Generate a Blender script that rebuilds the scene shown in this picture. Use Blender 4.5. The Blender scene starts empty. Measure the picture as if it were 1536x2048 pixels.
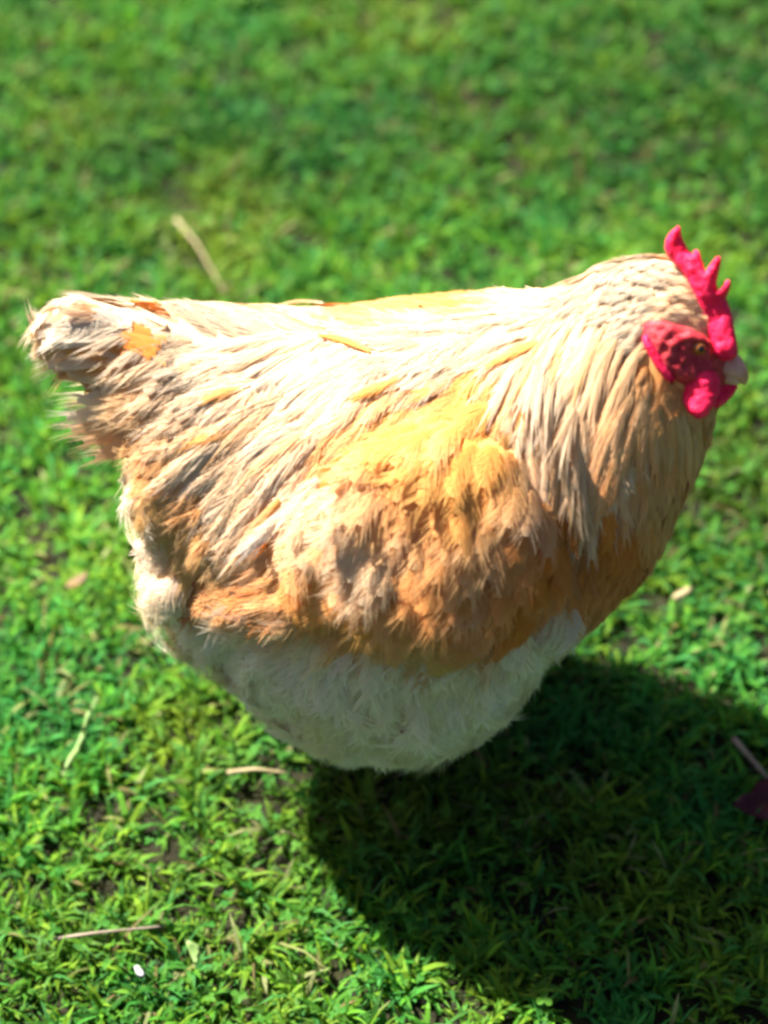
import bpy, bmesh, math, random
import numpy as np
from mathutils import Vector, Matrix
from mathutils.bvhtree import BVHTree
from mathutils.geometry import delaunay_2d_cdt

# ------------------------------------------------------------------ camera, sky, sun, exposure
scene = bpy.context.scene
COL = scene.collection
R = math.radians
PITCH = R(45)
CS, SN = math.cos(PITCH), math.sin(PITCH)
S = 0.31e-3                       # metres per photo pixel at the hen
DIST = 1.40
ZT = 0.215
TARGET = Vector((0, 0, ZT))
VIEW = Vector((0, CS, -SN))       # viewing direction
UPV = Vector((0, SN, CS))
CAMPOS = TARGET - VIEW * DIST
HALF_W = 768 * S
cam_d = bpy.data.cameras.new('camera')
cam = bpy.data.objects.new('camera', cam_d)
COL.objects.link(cam)
cam.location = CAMPOS
cam.rotation_euler = (math.pi / 2 - PITCH, 0, 0)
cam_d.sensor_fit = 'HORIZONTAL'
cam_d.sensor_width = 24.0
cam_d.lens = 24.0 * DIST / (2 * HALF_W)
cam_d.clip_start = 0.01
cam_d.clip_end = 500
cam_d.dof.use_dof = True
cam_d.dof.focus_distance = DIST - 0.08
cam_d.dof.aperture_fstop = 3.0
scene.camera = cam

SUN_TO = Vector((-0.136, 0.089, 0.20)).normalized()    # towards the sun
world = bpy.data.worlds.new('World')
scene.world = world
world.use_nodes = True
wn = world.node_tree
sky = wn.nodes.new('ShaderNodeTexSky')
sky.sky_type = 'NISHITA'
sky.sun_disc = False
sky.air_density = 0.32
sky.dust_density = 1.5
sky.sun_elevation = math.asin(SUN_TO.z)
sky.sun_rotation = math.atan2(SUN_TO.x, SUN_TO.y)
bg = wn.nodes['Background']
bg.inputs['Strength'].default_value = 0.05
wn.links.new(sky.outputs['Color'], bg.inputs['Color'])
sun_d = bpy.data.lights.new('sun', 'SUN')
sun_d.energy = 5.0
sun_d.angle = R(0.6)
sun_d.color = (1.0, 0.965, 0.90)
sun = bpy.data.objects.new('sun', sun_d)
COL.objects.link(sun)
sun.rotation_euler = (-SUN_TO).to_track_quat('-Z', 'Y').to_euler()
vs = scene.view_settings
vs.view_transform = 'Standard'
vs.look = 'None'
vs.gamma = 1.0
vs.use_curve_mapping = False
vs.exposure = 2.25
scene.render.engine = 'CYCLES'
scene.cycles.use_denoising = True
scene.cycles.filter_width = 3.0
scene.cycles.max_bounces = 8
scene.cycles.transmission_bounces = 6

rng = np.random.default_rng(11)

# ------------------------------------------------------------------ helpers
def ray(px, py):
    d = VIEW * DIST + Vector(((px - 768) * S, 0, 0)) + UPV * ((1024 - py) * S)
    return d.normalized()

def at(px, py, q=0.0):
    """point seen at photo pixel (px,py), q metres nearer to the camera than the target plane"""
    d = VIEW * DIST + Vector(((px - 768) * S, 0, 0)) + UPV * ((1024 - py) * S)
    return CAMPOS + d * ((DIST - q) / DIST)

def depth_q(p):
    return DIST - (p - CAMPOS).dot(VIEW)

def on_ground(px, py, z=0.0):
    d = ray(px, py)
    return CAMPOS + d * ((z - CAMPOS.z) / d.z)

def tag(o, label=None, cat=None, group=None, kind=None):
    for k, v in (('label', label), ('category', cat), ('group', group), ('kind', kind)):
        if v:
            o[k] = v
    return o

def link(name, me, mat=None, parent=None):
    o = bpy.data.objects.new(name, me)
    COL.objects.link(o)
    if mat is not None:
        me.materials.append(mat)
    if parent is not None:
        o.parent = parent
        if parent.parent is None:      # deeper parts inherit the thing's own offset
            o.matrix_parent_inverse = Matrix.Translation(-parent.location)
    return o

def mesh_np(name, verts, tris, cols=None, normals=None, smooth=False):
    verts = np.asarray(verts, dtype=np.float32).reshape(-1, 3)
    tris = np.asarray(tris, dtype=np.int32).reshape(-1, 3)
    me = bpy.data.meshes.new(name)
    me.vertices.add(len(verts))
    me.vertices.foreach_set('co', verts.ravel())
    me.loops.add(len(tris) * 3)
    me.loops.foreach_set('vertex_index', tris.ravel())
    me.polygons.add(len(tris))
    me.polygons.foreach_set('loop_start', np.arange(0, len(tris) * 3, 3, dtype=np.int32))
    me.polygons.foreach_set('loop_total', np.full(len(tris), 3, dtype=np.int32))
    me.polygons.foreach_set('use_smooth', np.full(len(tris), smooth, dtype=bool))
    me.update(calc_edges=True)
    if cols is not None:
        cols = np.asarray(cols, dtype=np.float32).reshape(-1, 3)
        a = me.color_attributes.new('Col', 'FLOAT_COLOR', 'POINT')
        c4 = np.ones((len(verts), 4), dtype=np.float32)
        c4[:, :3] = cols
        a.data.foreach_set('color', c4.ravel())
    if normals is not None:
        me.normals_split_custom_set_from_vertices(np.asarray(normals, dtype=np.float32).reshape(-1, 3))
    return me

def material(name, color=None, rough=0.7, translucent=0.0, attr=False, spec=0.3, sss=0.0,
             noise=None, bump=None, sheen=0.0, tgain=(1, 1, 1)):
    m = bpy.data.materials.new(name)
    m.use_nodes = True
    nt = m.node_tree
    b = nt.nodes['Principled BSDF']
    out = nt.nodes['Material Output']
    b.inputs['Roughness'].default_value = rough
    b.inputs['Specular IOR Level'].default_value = spec
    b.inputs['Sheen Weight'].default_value = sheen
    src = None
    if attr:
        a = nt.nodes.new('ShaderNodeAttribute')
        a.attribute_name = 'Col'
        src = a.outputs['Color']
    elif color is not None:
        b.inputs['Base Color'].default_value = (*color, 1)
    tc = nt.nodes.new('ShaderNodeTexCoord')
    if noise:
        scale, c1, c2 = noise
        n = nt.nodes.new('ShaderNodeTexNoise')
        n.inputs['Scale'].default_value = scale
        n.inputs['Detail'].default_value = 6
        nt.links.new(tc.outputs['Object'], n.inputs['Vector'])
        r = nt.nodes.new('ShaderNodeValToRGB')
        r.color_ramp.elements[0].position = 0.35
        r.color_ramp.elements[1].position = 0.66
        r.color_ramp.elements[0].color = (*c1, 1)
        r.color_ramp.elements[1].color = (*c2, 1)
        nt.links.new(n.outputs['Fac'], r.inputs['Fac'])
        src = r.outputs['Color']
    if src is not None:
        nt.links.new(src, b.inputs['Base Color'])
    if bump:
        scale, strength, dist = bump
        n = nt.nodes.new('ShaderNodeTexNoise')
        n.inputs['Scale'].default_value = scale
        n.inputs['Detail'].default_value = 4
        nt.links.new(tc.outputs['Object'], n.inputs['Vector'])
        bp = nt.nodes.new('ShaderNodeBump')
        bp.inputs['Strength'].default_value = strength
        bp.inputs['Distance'].default_value = dist
        nt.links.new(n.outputs['Fac'], bp.inputs['Height'])
        nt.links.new(bp.outputs['Normal'], b.inputs['Normal'])
    if sss:
        b.inputs['Subsurface Weight'].default_value = sss
        b.inputs['Subsurface Radius'].default_value = (0.006, 0.002, 0.0015)
        b.inputs['Subsurface Scale'].default_value = 1.0
    if translucent:
        t = nt.nodes.new('ShaderNodeBsdfTranslucent')
        if src is not None:
            g = nt.nodes.new('ShaderNodeMix')
            g.data_type = 'RGBA'
            g.blend_type = 'MULTIPLY'
            g.inputs['Factor'].default_value = 1.0
            nt.links.new(src, g.inputs['A'])
            g.inputs['B'].default_value = (*tgain, 1)
            nt.links.new(g.outputs['Result'], t.inputs['Color'])
        else:
            t.inputs['Color'].default_value = (*[color[i] * tgain[i] for i in range(3)], 1)
        mx = nt.nodes.new('ShaderNodeMixShader')
        mx.inputs['Fac'].default_value = translucent
        nt.links.new(b.outputs['BSDF'], mx.inputs[1])
        nt.links.new(t.outputs['BSDF'], mx.inputs[2])
        nt.links.new(mx.outputs['Shader'], out.inputs['Surface'])
    return m

class Noise2:
    """smooth value noise on a tiled lattice"""
    def __init__(self, seed, n=64):
        self.g = np.random.default_rng(seed).random((n, n))
        self.n = n
    def __call__(self, x, y):
        x = np.asarray(x) % self.n
        y = np.asarray(y) % self.n
        i = np.floor(x).astype(int)
        j = np.floor(y).astype(int)
        u = x - i
        v = y - j
        u = u * u * (3 - 2 * u)
        v = v * v * (3 - 2 * v)
        g, n = self.g, self.n
        i %= n
        j %= n
        i1 = (i + 1) % n
        j1 = (j + 1) % n
        return (g[i, j] * (1 - u) * (1 - v) + g[i1, j] * u * (1 - v)
                + g[i, j1] * (1 - u) * v + g[i1, j1] * u * v)

# ------------------------------------------------------------------ ground
M_SOIL = material('dark_soil', rough=0.95, spec=0.1,
                  noise=(60, (0.012, 0.010, 0.006), (0.045, 0.034, 0.020)), bump=(140, 0.8, 0.01))
gbm = bmesh.new()
NG = 40
ext = np.sign(np.linspace(-1, 1, NG)) * (np.abs(np.linspace(-1, 1, NG)) ** 3) * 250
gv = [[gbm.verts.new((x, y, 0.0)) for y in ext] for x in ext]
for i in range(NG - 1):
    for j in range(NG - 1):
        gbm.faces.new((gv[i][j], gv[i + 1][j], gv[i + 1][j + 1], gv[i][j + 1]))
gme = bpy.data.meshes.new('ground')
gbm.to_mesh(gme)
gbm.free()
M_GROUND = material('lawn_ground', rough=0.95, spec=0.1,
                    noise=(45, (0.010, 0.009, 0.006), (0.024, 0.024, 0.010)), bump=(140, 0.8, 0.01))
tag(link('ground', gme, M_GROUND), 'dark soil under the short green lawn', 'ground', kind='structure')

# ------------------------------------------------------------------ lawn
M_GRASS = material('grass_leaf', rough=0.6, spec=0.12, attr=True, translucent=0.48, tgain=(1.25, 1.15, 0.7))
nA, nB, nC = Noise2(1), Noise2(2), Noise2(3)

PAL = np.array([
    (0.115, 0.320, 0.024),
    (0.080, 0.280, 0.030),
    (0.160, 0.350, 0.022),
    (0.240, 0.370, 0.024),
    (0.080, 0.290, 0.055),
    (0.050, 0.160, 0.022),
])
STRAW = np.array([(0.34, 0.30, 0.09), (0.26, 0.17, 0.06), (0.36, 0.33, 0.12)])

def blade_field(xy, lmin, lmax, wmin, wmax, seed, nseg=3):
    r = np.random.default_rng(seed)
    n = len(xy)
    x, y = xy[:, 0], xy[:, 1]
    clump = nA(x * 72, y * 72) * 0.52 + nB(x * 145 + 7, y * 145) * 0.48
    patch = nC(x * 14 + 3, y * 14)
    hgt = np.clip((clump - 0.30) * 2.5, 0.08, 1.25)
    L = (lmin + (lmax - lmin) * r.random(n) ** 1.3) * (0.35 + 0.9 * hgt)
    W = (wmin + (wmax - wmin) * r.random(n)) * (0.75 + 0.5 * hgt)
    az = r.random(n) * 2 * np.pi
    lean = 0.2 + 1.1 * r.random(n)
    curl = 0.6 + 1.5 * r.random(n)
    dirx, diry = np.cos(az), np.sin(az)
    sx, sy = -diry, dirx
    tw = (r.random(n) - 0.5) * 1.4
    pick = r.integers(0, len(PAL), n)
    col = PAL[pick].copy()
    yel = np.clip((patch * 0.6 + nB(x * 7 + 2, y * 7 + 8) * 0.4 - 0.53) * 3.4, 0, 1)[:, None] * r.random((n, 1)) ** 0.6
    col = col * (1 - yel) + np.array((0.28, 0.34, 0.025)) * yel
    blu = np.clip((0.42 - patch) * 2.6, 0, 1)[:, None] * 0.8
    col = col * (1 - blu) + np.array((0.035, 0.22, 0.045)) * blu
    isst = r.random(n) < (0.025 + 0.09 * np.clip((nC(x * 22 + 31, y * 22 + 9) - 0.6) * 3, 0, 1))
    col[isst] = STRAW[r.integers(0, 3, isst.sum())]
    L[isst] *= 1.25
    lean[isst] = np.maximum(lean[isst], 0.9)
    big = nC(x * 4.5 + 11, y * 4.5 + 5)
    col *= np.array((0.86, 1.02, 1.1))
    col *= (0.47 + 0.52 * r.random(n))[:, None] * (0.52 + 0.92 * big)[:, None]
    pos = np.zeros((n, 3))
    pos[:, 0], pos[:, 1] = x, y
    pos[:, 2] = -0.002
    ang = lean * 0.62
    verts = np.zeros((n, 2 * nseg + 1, 3), dtype=np.float32)
    cols = np.zeros((n, 2 * nseg + 1, 3), dtype=np.float32)
    prof = [0.62, 1.0, 0.8, 0.45][:nseg]
    p = pos.copy()
    for k in range(nseg + 1):
        t = k / nseg
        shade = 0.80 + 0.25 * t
        if k < nseg:
            w = (W * prof[k] * 0.5)
            off = np.stack([sx * np.cos(tw * t), sy * np.cos(tw * t), np.sin(tw * t)], 1) * w[:, None]
            verts[:, 2 * k] = p - off
            verts[:, 2 * k + 1] = p + off
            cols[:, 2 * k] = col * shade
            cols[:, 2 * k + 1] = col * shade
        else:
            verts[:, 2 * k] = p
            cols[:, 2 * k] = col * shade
        step = (L / nseg)[:, None]
        p = p + np.stack([dirx * np.sin(ang), diry * np.sin(ang), np.cos(ang)], 1) * step
        ang = ang + curl / nseg
    tri = []
    for k in range(nseg - 1):
        a, b, c, d = 2 * k, 2 * k + 1, 2 * k + 2, 2 * k + 3
        tri += [(a, b, d), (a, d, c)]
    tri.append((2 * nseg - 2, 2 * nseg - 1, 2 * nseg))
    tri = np.array(tri, dtype=np.int64)
    T = (tri[None] + (np.arange(n) * (2 * nseg + 1))[:, None, None]).reshape(-1, 3)
    return verts.reshape(-1, 3), T, cols.reshape(-1, 3)

def scatter(x0, x1, y0, y1, n, seed, hole=None):
    r = np.random.default_rng(seed)
    p = np.stack([x0 + (x1 - x0) * r.random(n), y0 + (y1 - y0) * r.random(n)], 1)
    if hole:
        a, b, c, d = hole
        p = p[~((p[:, 0] > a) & (p[:, 0] < b) & (p[:, 1] > c) & (p[:, 1] < d))]
    dens = nA(p[:, 0] * 72, p[:, 1] * 72) * 0.52 + nB(p[:, 0] * 145 + 7, p[:, 1] * 145) * 0.48
    keep = r.random(len(p)) < np.clip((dens - 0.34) * 3.6, 0.03, 1)
    return p[keep]

NEAR = (-0.52, 0.55, -0.60, 1.02)
parts = []
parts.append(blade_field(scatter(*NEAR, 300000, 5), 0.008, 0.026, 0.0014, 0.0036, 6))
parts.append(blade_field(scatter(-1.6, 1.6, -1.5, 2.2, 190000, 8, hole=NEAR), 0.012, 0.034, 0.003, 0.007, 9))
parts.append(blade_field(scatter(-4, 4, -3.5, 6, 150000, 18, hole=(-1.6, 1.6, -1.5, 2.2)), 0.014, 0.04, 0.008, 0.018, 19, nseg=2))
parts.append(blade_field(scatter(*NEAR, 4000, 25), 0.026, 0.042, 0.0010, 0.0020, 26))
vo, to, co, base = [], [], [], 0
for v, t, c in parts:
    vo.append(v)
    to.append(t + base)
    co.append(c)
    base += len(v)
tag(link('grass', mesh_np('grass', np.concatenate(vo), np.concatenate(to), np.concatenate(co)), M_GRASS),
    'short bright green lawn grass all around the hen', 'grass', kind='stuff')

# small round-leaved clover and moss between the blades
def clover_field(n, seed):
    r = np.random.default_rng(seed)
    xy = np.stack([NEAR[0] + (NEAR[1] - NEAR[0]) * r.random(n), NEAR[2] + (NEAR[3] - NEAR[2]) * r.random(n)], 1)
    dens = nC(xy[:, 0] * 16 + 40, xy[:, 1] * 16 + 20)
    xy = xy[dens > 0.42]
    n = len(xy)
    h = 0.010 + 0.014 * r.random(n)
    V, T, C = [], [], []
    az0 = r.random(n) * 6.283
    tilt = r.normal(0, 0.35, (n, 2))
    size = 0.0016 + 0.0018 * r.random(n)
    hue = r.random(n)
    base = 0
    ring = np.array([(0.0, 0.0), (0.35, 0.5), (0.9, 0.72), (1.45, 0.5), (1.6, 0.0), (1.45, -0.5), (0.9, -0.72), (0.35, -0.5)])
    for q in range(3):
        az = az0 + q * 2.094
        ca, sa = np.cos(az), np.sin(az)
        px = (ring[None, :, 0] * ca[:, None] - ring[None, :, 1] * sa[:, None]) * size[:, None]
        py = (ring[None, :, 0] * sa[:, None] + ring[None, :, 1] * ca[:, None]) * size[:, None]
        pz = px * tilt[:, :1] + py * tilt[:, 1:] + np.abs(ring[None, :, 1]) * size[:, None] * 0.35
        vv = np.stack([px + xy[:, :1], py + xy[:, 1:], pz + h[:, None]], 2)
        V.append(vv.reshape(-1, 3))
        tr = np.array([(0, k, k + 1) for k in range(1, 7)])
        T.append((tr[None] + (np.arange(n) * 8)[:, None, None]).reshape(-1, 3) + base)
        base += n * 8
        c = 0.72 * np.array((0.045, 0.225, 0.030)) * (1 - hue[:, None]) + 0.72 * np.array((0.12, 0.30, 0.03)) * hue[:, None]
        C.append(np.repeat(c, 8, 0))
    return np.concatenate(V), np.concatenate(T), np.concatenate(C)
v, t, c = clover_field(5000, 77)
tag(link('clover', mesh_np('clover', v, t, c), M_GRASS), 'tiny round clover leaves mixed into the lawn', 'clover', kind='stuff')

# ------------------------------------------------------------------ the hen: body core
hen = bpy.data.objects.new('hen', None)
COL.objects.link(hen)
hen.location = (0.02, 0, 0)
hen.empty_display_size = 0.1
tag(hen, 'fluffy buff and cream hen with red comb standing on the lawn', 'hen')

# photo column x, top edge, bottom edge, width ratio, egg (narrow top), sideways shift in px
SECT = [
    (76, 640, 704, .30, 0, 0),
    (92, 622, 724, .34, 0, 0),
    (115, 610, 736, .36, 0, 0),
    (150, 606, 754, .38, 0, 0),
    (195, 606, 780, .40, 0, 0),
    (225, 608, 835, .41, 0, 0),
    (252, 611, 915, .43, 0, 0),
    (278, 616, 1035, .50, 0, 0),
    (304, 618, 1160, .60, 0, 0),
    (340, 620, 1240, .68, 0, 0),
    (400, 622, 1298, .76, 0, 0),
    (480, 626, 1368, .82, 0, 0),
    (560, 630, 1452, .86, 0, 0),
    (650, 630, 1505, .88, 0, 0),
    (750, 620, 1518, .90, .05, 0),
    (850, 604, 1524, .90, .08, 0),
    (950, 595, 1482, .90, .12, 0),
    (1030, 594, 1392, .88, .18, 0),
    (1100, 592, 1305, .85, .25, 0),
    (1150, 570, 1262, .80, .30, -4),
    (1200, 548, 1232, .75, .35, -10),
    (1260, 534, 1186, .68, .38, -20),
    (1320, 538, 1106, .62, .36, -36),
    (1370, 560, 1006, .55, .30, -50),
    (1410, 590, 905, .50, .20, -62),
    (1440, 632, 810, .44, 0, -70),
    (1455, 672, 770, .40, 0, -74),
]
SA = np.array(SECT, dtype=float)
NU, NS = 56, 90
xs = np.interp(np.linspace(0, 1, NS), np.linspace(0, 1, len(SA)), SA[:, 0])
tt = np.linspace(-math.pi, math.pi, NU, endpoint=False)
verts, faces = [], []
YC_TAB = []
for x in xs:
    T, B, k, e, yc = [np.interp(x, SA[:, 0], SA[:, j]) for j in range(1, 6)]
    t = np.sin(tt)
    f = np.cos(tt) * (1 - e * t)
    up = np.max(k * f * SN + t * CS)
    dn = np.min(k * f * SN + t * CS)
    vT, vB = (1024 - T) * S, (1024 - B) * S
    h = (vT - vB) / (up - dn)
    ycm = yc * S
    fpr = 1.0
    for _ in range(4):      # allow for the perspective of a part nearer to or farther from the lens
        h = (vT - vB) * fpr / (up - dn)
        zc = (vT * fpr - h * up - ycm * SN) / CS + ZT
        fpr = 1 - ((zc - ZT) * SN - ycm * CS) / DIST
    X = (x - 768) * S * fpr
    YC_TAB.append((X, ycm, zc))
    for a in range(NU):
        verts.append((X, ycm + h * k * f[a], zc + h * t[a]))
for i in range(NS - 1):
    for a in range(NU):
        b = (a + 1) % NU
        faces.append((i * NU + a, i * NU + b, (i + 1) * NU + b, (i + 1) * NU + a))
faces.append(tuple(range(NU - 1, -1, -1)))
faces.append(tuple((NS - 1) * NU + a for a in range(NU)))
YC_TAB = np.array(YC_TAB)
def yc_of(x):
    return float(np.interp(x, YC_TAB[:, 0], YC_TAB[:, 1]))
# pixel coordinates of a surface point (to know which region of the hen it lies in)
def pix(p):
    d = p - CAMPOS
    z = d.dot(VIEW)
    return 768 + d.x / z * DIST / S, 1024 - d.dot(UPV) / z * DIST / S

def near_pix(p):
    """photo pixel of the point or, for the far flank, of its mirror image"""
    yc = yc_of(p.x)
    return pix(Vector((p.x, 2 * yc - p.y, p.z)) if p.y > yc else p)

me = bpy.data.meshes.new('core')
me.from_pydata(verts, [], faces)
tmp = bpy.data.objects.new('core', me)
COL.objects.link(tmp)
md = tmp.modifiers.new('remesh', 'REMESH')
md.mode = 'VOXEL'
md.voxel_size = 0.0045
ms = tmp.modifiers.new('smooth', 'SMOOTH')
ms.iterations = 14
ms.factor = 0.5
dg = bpy.context.evaluated_depsgraph_get()
ev = tmp.evaluated_get(dg)
core = bpy.data.meshes.new_from_object(ev)
bpy.data.objects.remove(tmp)
core.name = 'body'
for p in core.polygons:
    p.use_smooth = True
from mathutils import noise as mnoise
nrm0 = [v.normal.copy() for v in core.vertices]
for v, n0 in zip(core.vertices, nrm0):
    w = 0.0030 if v.co.z > 0.16 else 0.0055
    if v.co.x > 0.14 and v.co.z > 0.33:
        w = 0.0
    d_ = mnoise.noise(v.co * 26.0) + 0.5 * mnoise.noise(v.co * 55.0)
    fx_, fy_ = near_pix(v.co)
    t_ = max(0.0, min(1.0, (fx_ - 440) / 260))
    r_ = math.hypot(fx_ - (440 + 260 * t_), fy_ - (1212 + 12 * t_)) / 46        # folded wing tip makes a soft bar
    bar = 0.0075 * max(0.0, 1 - r_ * r_) * (1 - 0.5 * t_)
    # puffs of down low on the flank
    puff = 0.0
    if fy_ > 1100 and v.co.z < 0.24:
        puff = 0.0045 * abs(mnoise.noise(v.co * 34.0 + Vector((3, 1, 7))))
    for bx, by, br, bh in ((335, 1190, 55, .010), (405, 1285, 45, .008), (290, 1000, 45, .006), (470, 1370, 50, .006), (1110, 1235, 60, .006)):
        q_ = math.hypot(fx_ - bx, fy_ - by) / br
        puff += bh * max(0.0, 1 - q_ * q_)
    v.co = v.co + n0 * (w * d_ + bar + puff)
core.update()
core_v = [v.co.copy() for v in core.vertices]
BVH = BVHTree.FromPolygons(core_v, [tuple(p.vertices) for p in core.polygons])

def hit(px, py):
    d = ray(px, py)
    loc, nrm, idx, dist = BVH.ray_cast(CAMPOS, d)
    if loc is None:
        # nearest surface point to the ray near the hen
        best = 1e9
        for k in range(40):
            l2, n2, i2, d2 = BVH.find_nearest(at(px, py, -0.15 + 0.01 * k))
            if d2 < best:
                best, loc, nrm = d2, l2, n2
    return loc, nrm

# flow anchors: px, py, flow dx, dy (image, y down), colour
CRM = (0.85, 0.68, 0.48)
WHT_DIM = (0.56, 0.485, 0.39)  # white of the sunlit back, darkened in colour to offset the strong sun
BUF = (0.80, 0.46, 0.18)
GLD = (0.79, 0.45, 0.13)
ORG = (0.74, 0.29, 0.055)
DKO = (0.56, 0.20, 0.05)
FLF = (0.90, 0.81, 0.63)
OLV = (0.70, 0.47, 0.18)
ANCH = [
    (1250, 545, -1, .15, WHT_DIM), (1330, 560, -1, .1, WHT_DIM), (1170, 590, -1, .4, WHT_DIM), (1290, 600, -.8, .5, WHT_DIM),
    (1395, 600, -.9, -.1, CRM), (1430, 640, -.7, -.5, CRM), (1405, 640, -.9, .2, CRM), (1370, 620, -1, .2, CRM), (1440, 800, -.2, 1, BUF), (1425, 900, -.2, 1, BUF),
    (1230, 660, -.7, .7, WHT_DIM), (1290, 770, -.25, 1, BUF), (1340, 820, .05, 1, BUF), (1400, 850, .1, 1, BUF), (1400, 940, -.1, 1, BUF),
    (1120, 680, -.75, .65, CRM), (1060, 740, -.6, .8, CRM), (1150, 800, -.35, .95, CRM), (1230, 880, .0, 1, CRM),
    (1080, 900, -.1, 1, CRM), (1160, 960, .12, 1, CRM), (1300, 960, .1, 1, BUF),
    (1250, 1050, -.1, 1, ORG), (1330, 1030, -.1, 1, BUF), (1200, 1160, -.4, .9, ORG), (1270, 1130, -.35, .9, ORG), (1080, 1080, -.1, 1, ORG), (1150, 1060, 0, 1, DKO),
    (1000, 640, -1, .3, WHT_DIM), (900, 620, -1, .15, WHT_DIM), (900, 720, -.85, .5, WHT_DIM), (980, 760, -.75, .7, GLD), (850, 800, -.75, .65, GLD),
    (900, 870, -.6, .8, GLD), (970, 930, -.3, .95, GLD), (760, 640, -1, .1, WHT_DIM), (760, 720, -.9, .35, WHT_DIM), (700, 800, -.8, .55, BUF),
    (640, 640, -1, .1, WHT_DIM), (600, 700, -.95, .25, WHT_DIM), (600, 800, -.88, .45, CRM), (560, 900, -.82, .55, CRM), (680, 880, -.75, .65, BUF),
    (620, 970, -.75, .65, BUF), (540, 1030, -.75, .65, CRM), (460, 1000, -.7, .7, BUF), (400, 930, -.85, .5, BUF), (430, 840, -.95, .3, CRM),
    (450, 720, -1, .2, WHT_DIM), (400, 640, -1, .05, WHT_DIM), (300, 640, -1, .05, WHT_DIM), (330, 720, -1, .15, CRM), (300, 800, -1, .2, (0.82, 0.58, 0.32)),
    (240, 690, -1, .2, ORG), (190, 690, -1, .25, BUF), (180, 640, -1, .1, (0.87, 0.79, 0.66)), (140, 660, -1, .3, (0.87, 0.79, 0.66)), (105, 660, -1, .4, (0.87, 0.79, 0.66)), (110, 700, -1, .3, (0.87, 0.76, 0.60)), (200, 780, -1, .25, (0.82, 0.58, 0.32)), (260, 850, -.9, .4, BUF),
    (340, 960, -.6, .8, OLV), (380, 1060, -.5, .85, OLV), (450, 1100, -.5, .85, OLV), (420, 1150, -.5, .8, DKO),
    (760, 1050, -.5, .85, CRM), (700, 1000, -.6, .8, CRM), (850, 1000, -.4, .9, BUF), (640, 1120, -.6, .8, GLD), (850, 1150, -.2, 1, BUF), (950, 1080, -.2, 1, BUF),
    (950, 1180, -.2, 1, ORG), (1030, 1150, -.25, 1, ORG), (880, 1250, -.3, .9, OLV), (740, 1200, -.4, .9, GLD), (560, 1180, -.9, .3, ORG), (480, 1210, -1, .1, BUF),
    (370, 1200, -.7, .6, FLF), (430, 1290, -.6, .8, FLF), (550, 1350, -.3, 1, FLF), (700, 1350, -.05, 1, FLF), (850, 1350, 0, 1, FLF), (1000, 1330, .0, 1, FLF), (1090, 1260, -.1, 1, FLF),
    (650, 1460, -.2, 1, FLF), (800, 1500, 0, 1, FLF), (930, 1450, .15, 1, FLF), (500, 1400, -.5, .9, FLF),
]
AP, AD, AC = [], [], []
for px, py, dx, dy, c in ANCH:
    l = math.hypot(dx, dy)
    p, n = hit(px, py)
    p2, _ = hit(px + 14 * dx / l, py + 14 * dy / l)
    d = p2 - p
    if d.length < 1e-4:
        d = Vector((dx, 0, -dy))
    d.normalize()
    AP.append(p[:])
    AD.append(d[:])
    AC.append(c)
AP, AD, AC = np.array(AP), np.array(AD), np.array(AC)

def field(p):
    """flow direction and plumage colour at a surface point; mirrored on the far side"""
    yc = yc_of(p[0])
    far = p[1] > yc
    q = np.array((p[0], (2 * yc - p[1]) if far else p[1], p[2]))
    d2 = ((AP - q) ** 2).sum(1) + 1e-5
    w = 1 / d2 ** 1.6
    w /= w.sum()
    f = (AD * w[:, None]).sum(0)
    w2 = 1 / d2 ** 2.4
    w2 /= w2.sum()
    c = (AC * w2[:, None]).sum(0)
    if far:
        f[1] = -f[1]
    return f, c

bc = np.zeros((len(core_v), 3), dtype=np.float32)
for i, v in enumerate(core_v):
    _, c = field(v)
    bc[i] = c * np.array((0.95, 0.80, 0.64))
ca = core.color_attributes.new('Col', 'FLOAT_COLOR', 'POINT')
ca.data.foreach_set('color', np.concatenate([bc, np.ones((len(bc), 1), np.float32)], 1).ravel())
M_FEATHER = material('buff_feather', rough=0.75, spec=0.12, attr=True, translucent=0.45, tgain=(1.05, 0.95, 0.8), sheen=0.1)
M_SKIN_DOWN = material('under_down', rough=0.9, spec=0.05, attr=True)
core.materials.clear()
link('body', core, M_SKIN_DOWN, hen)

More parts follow.
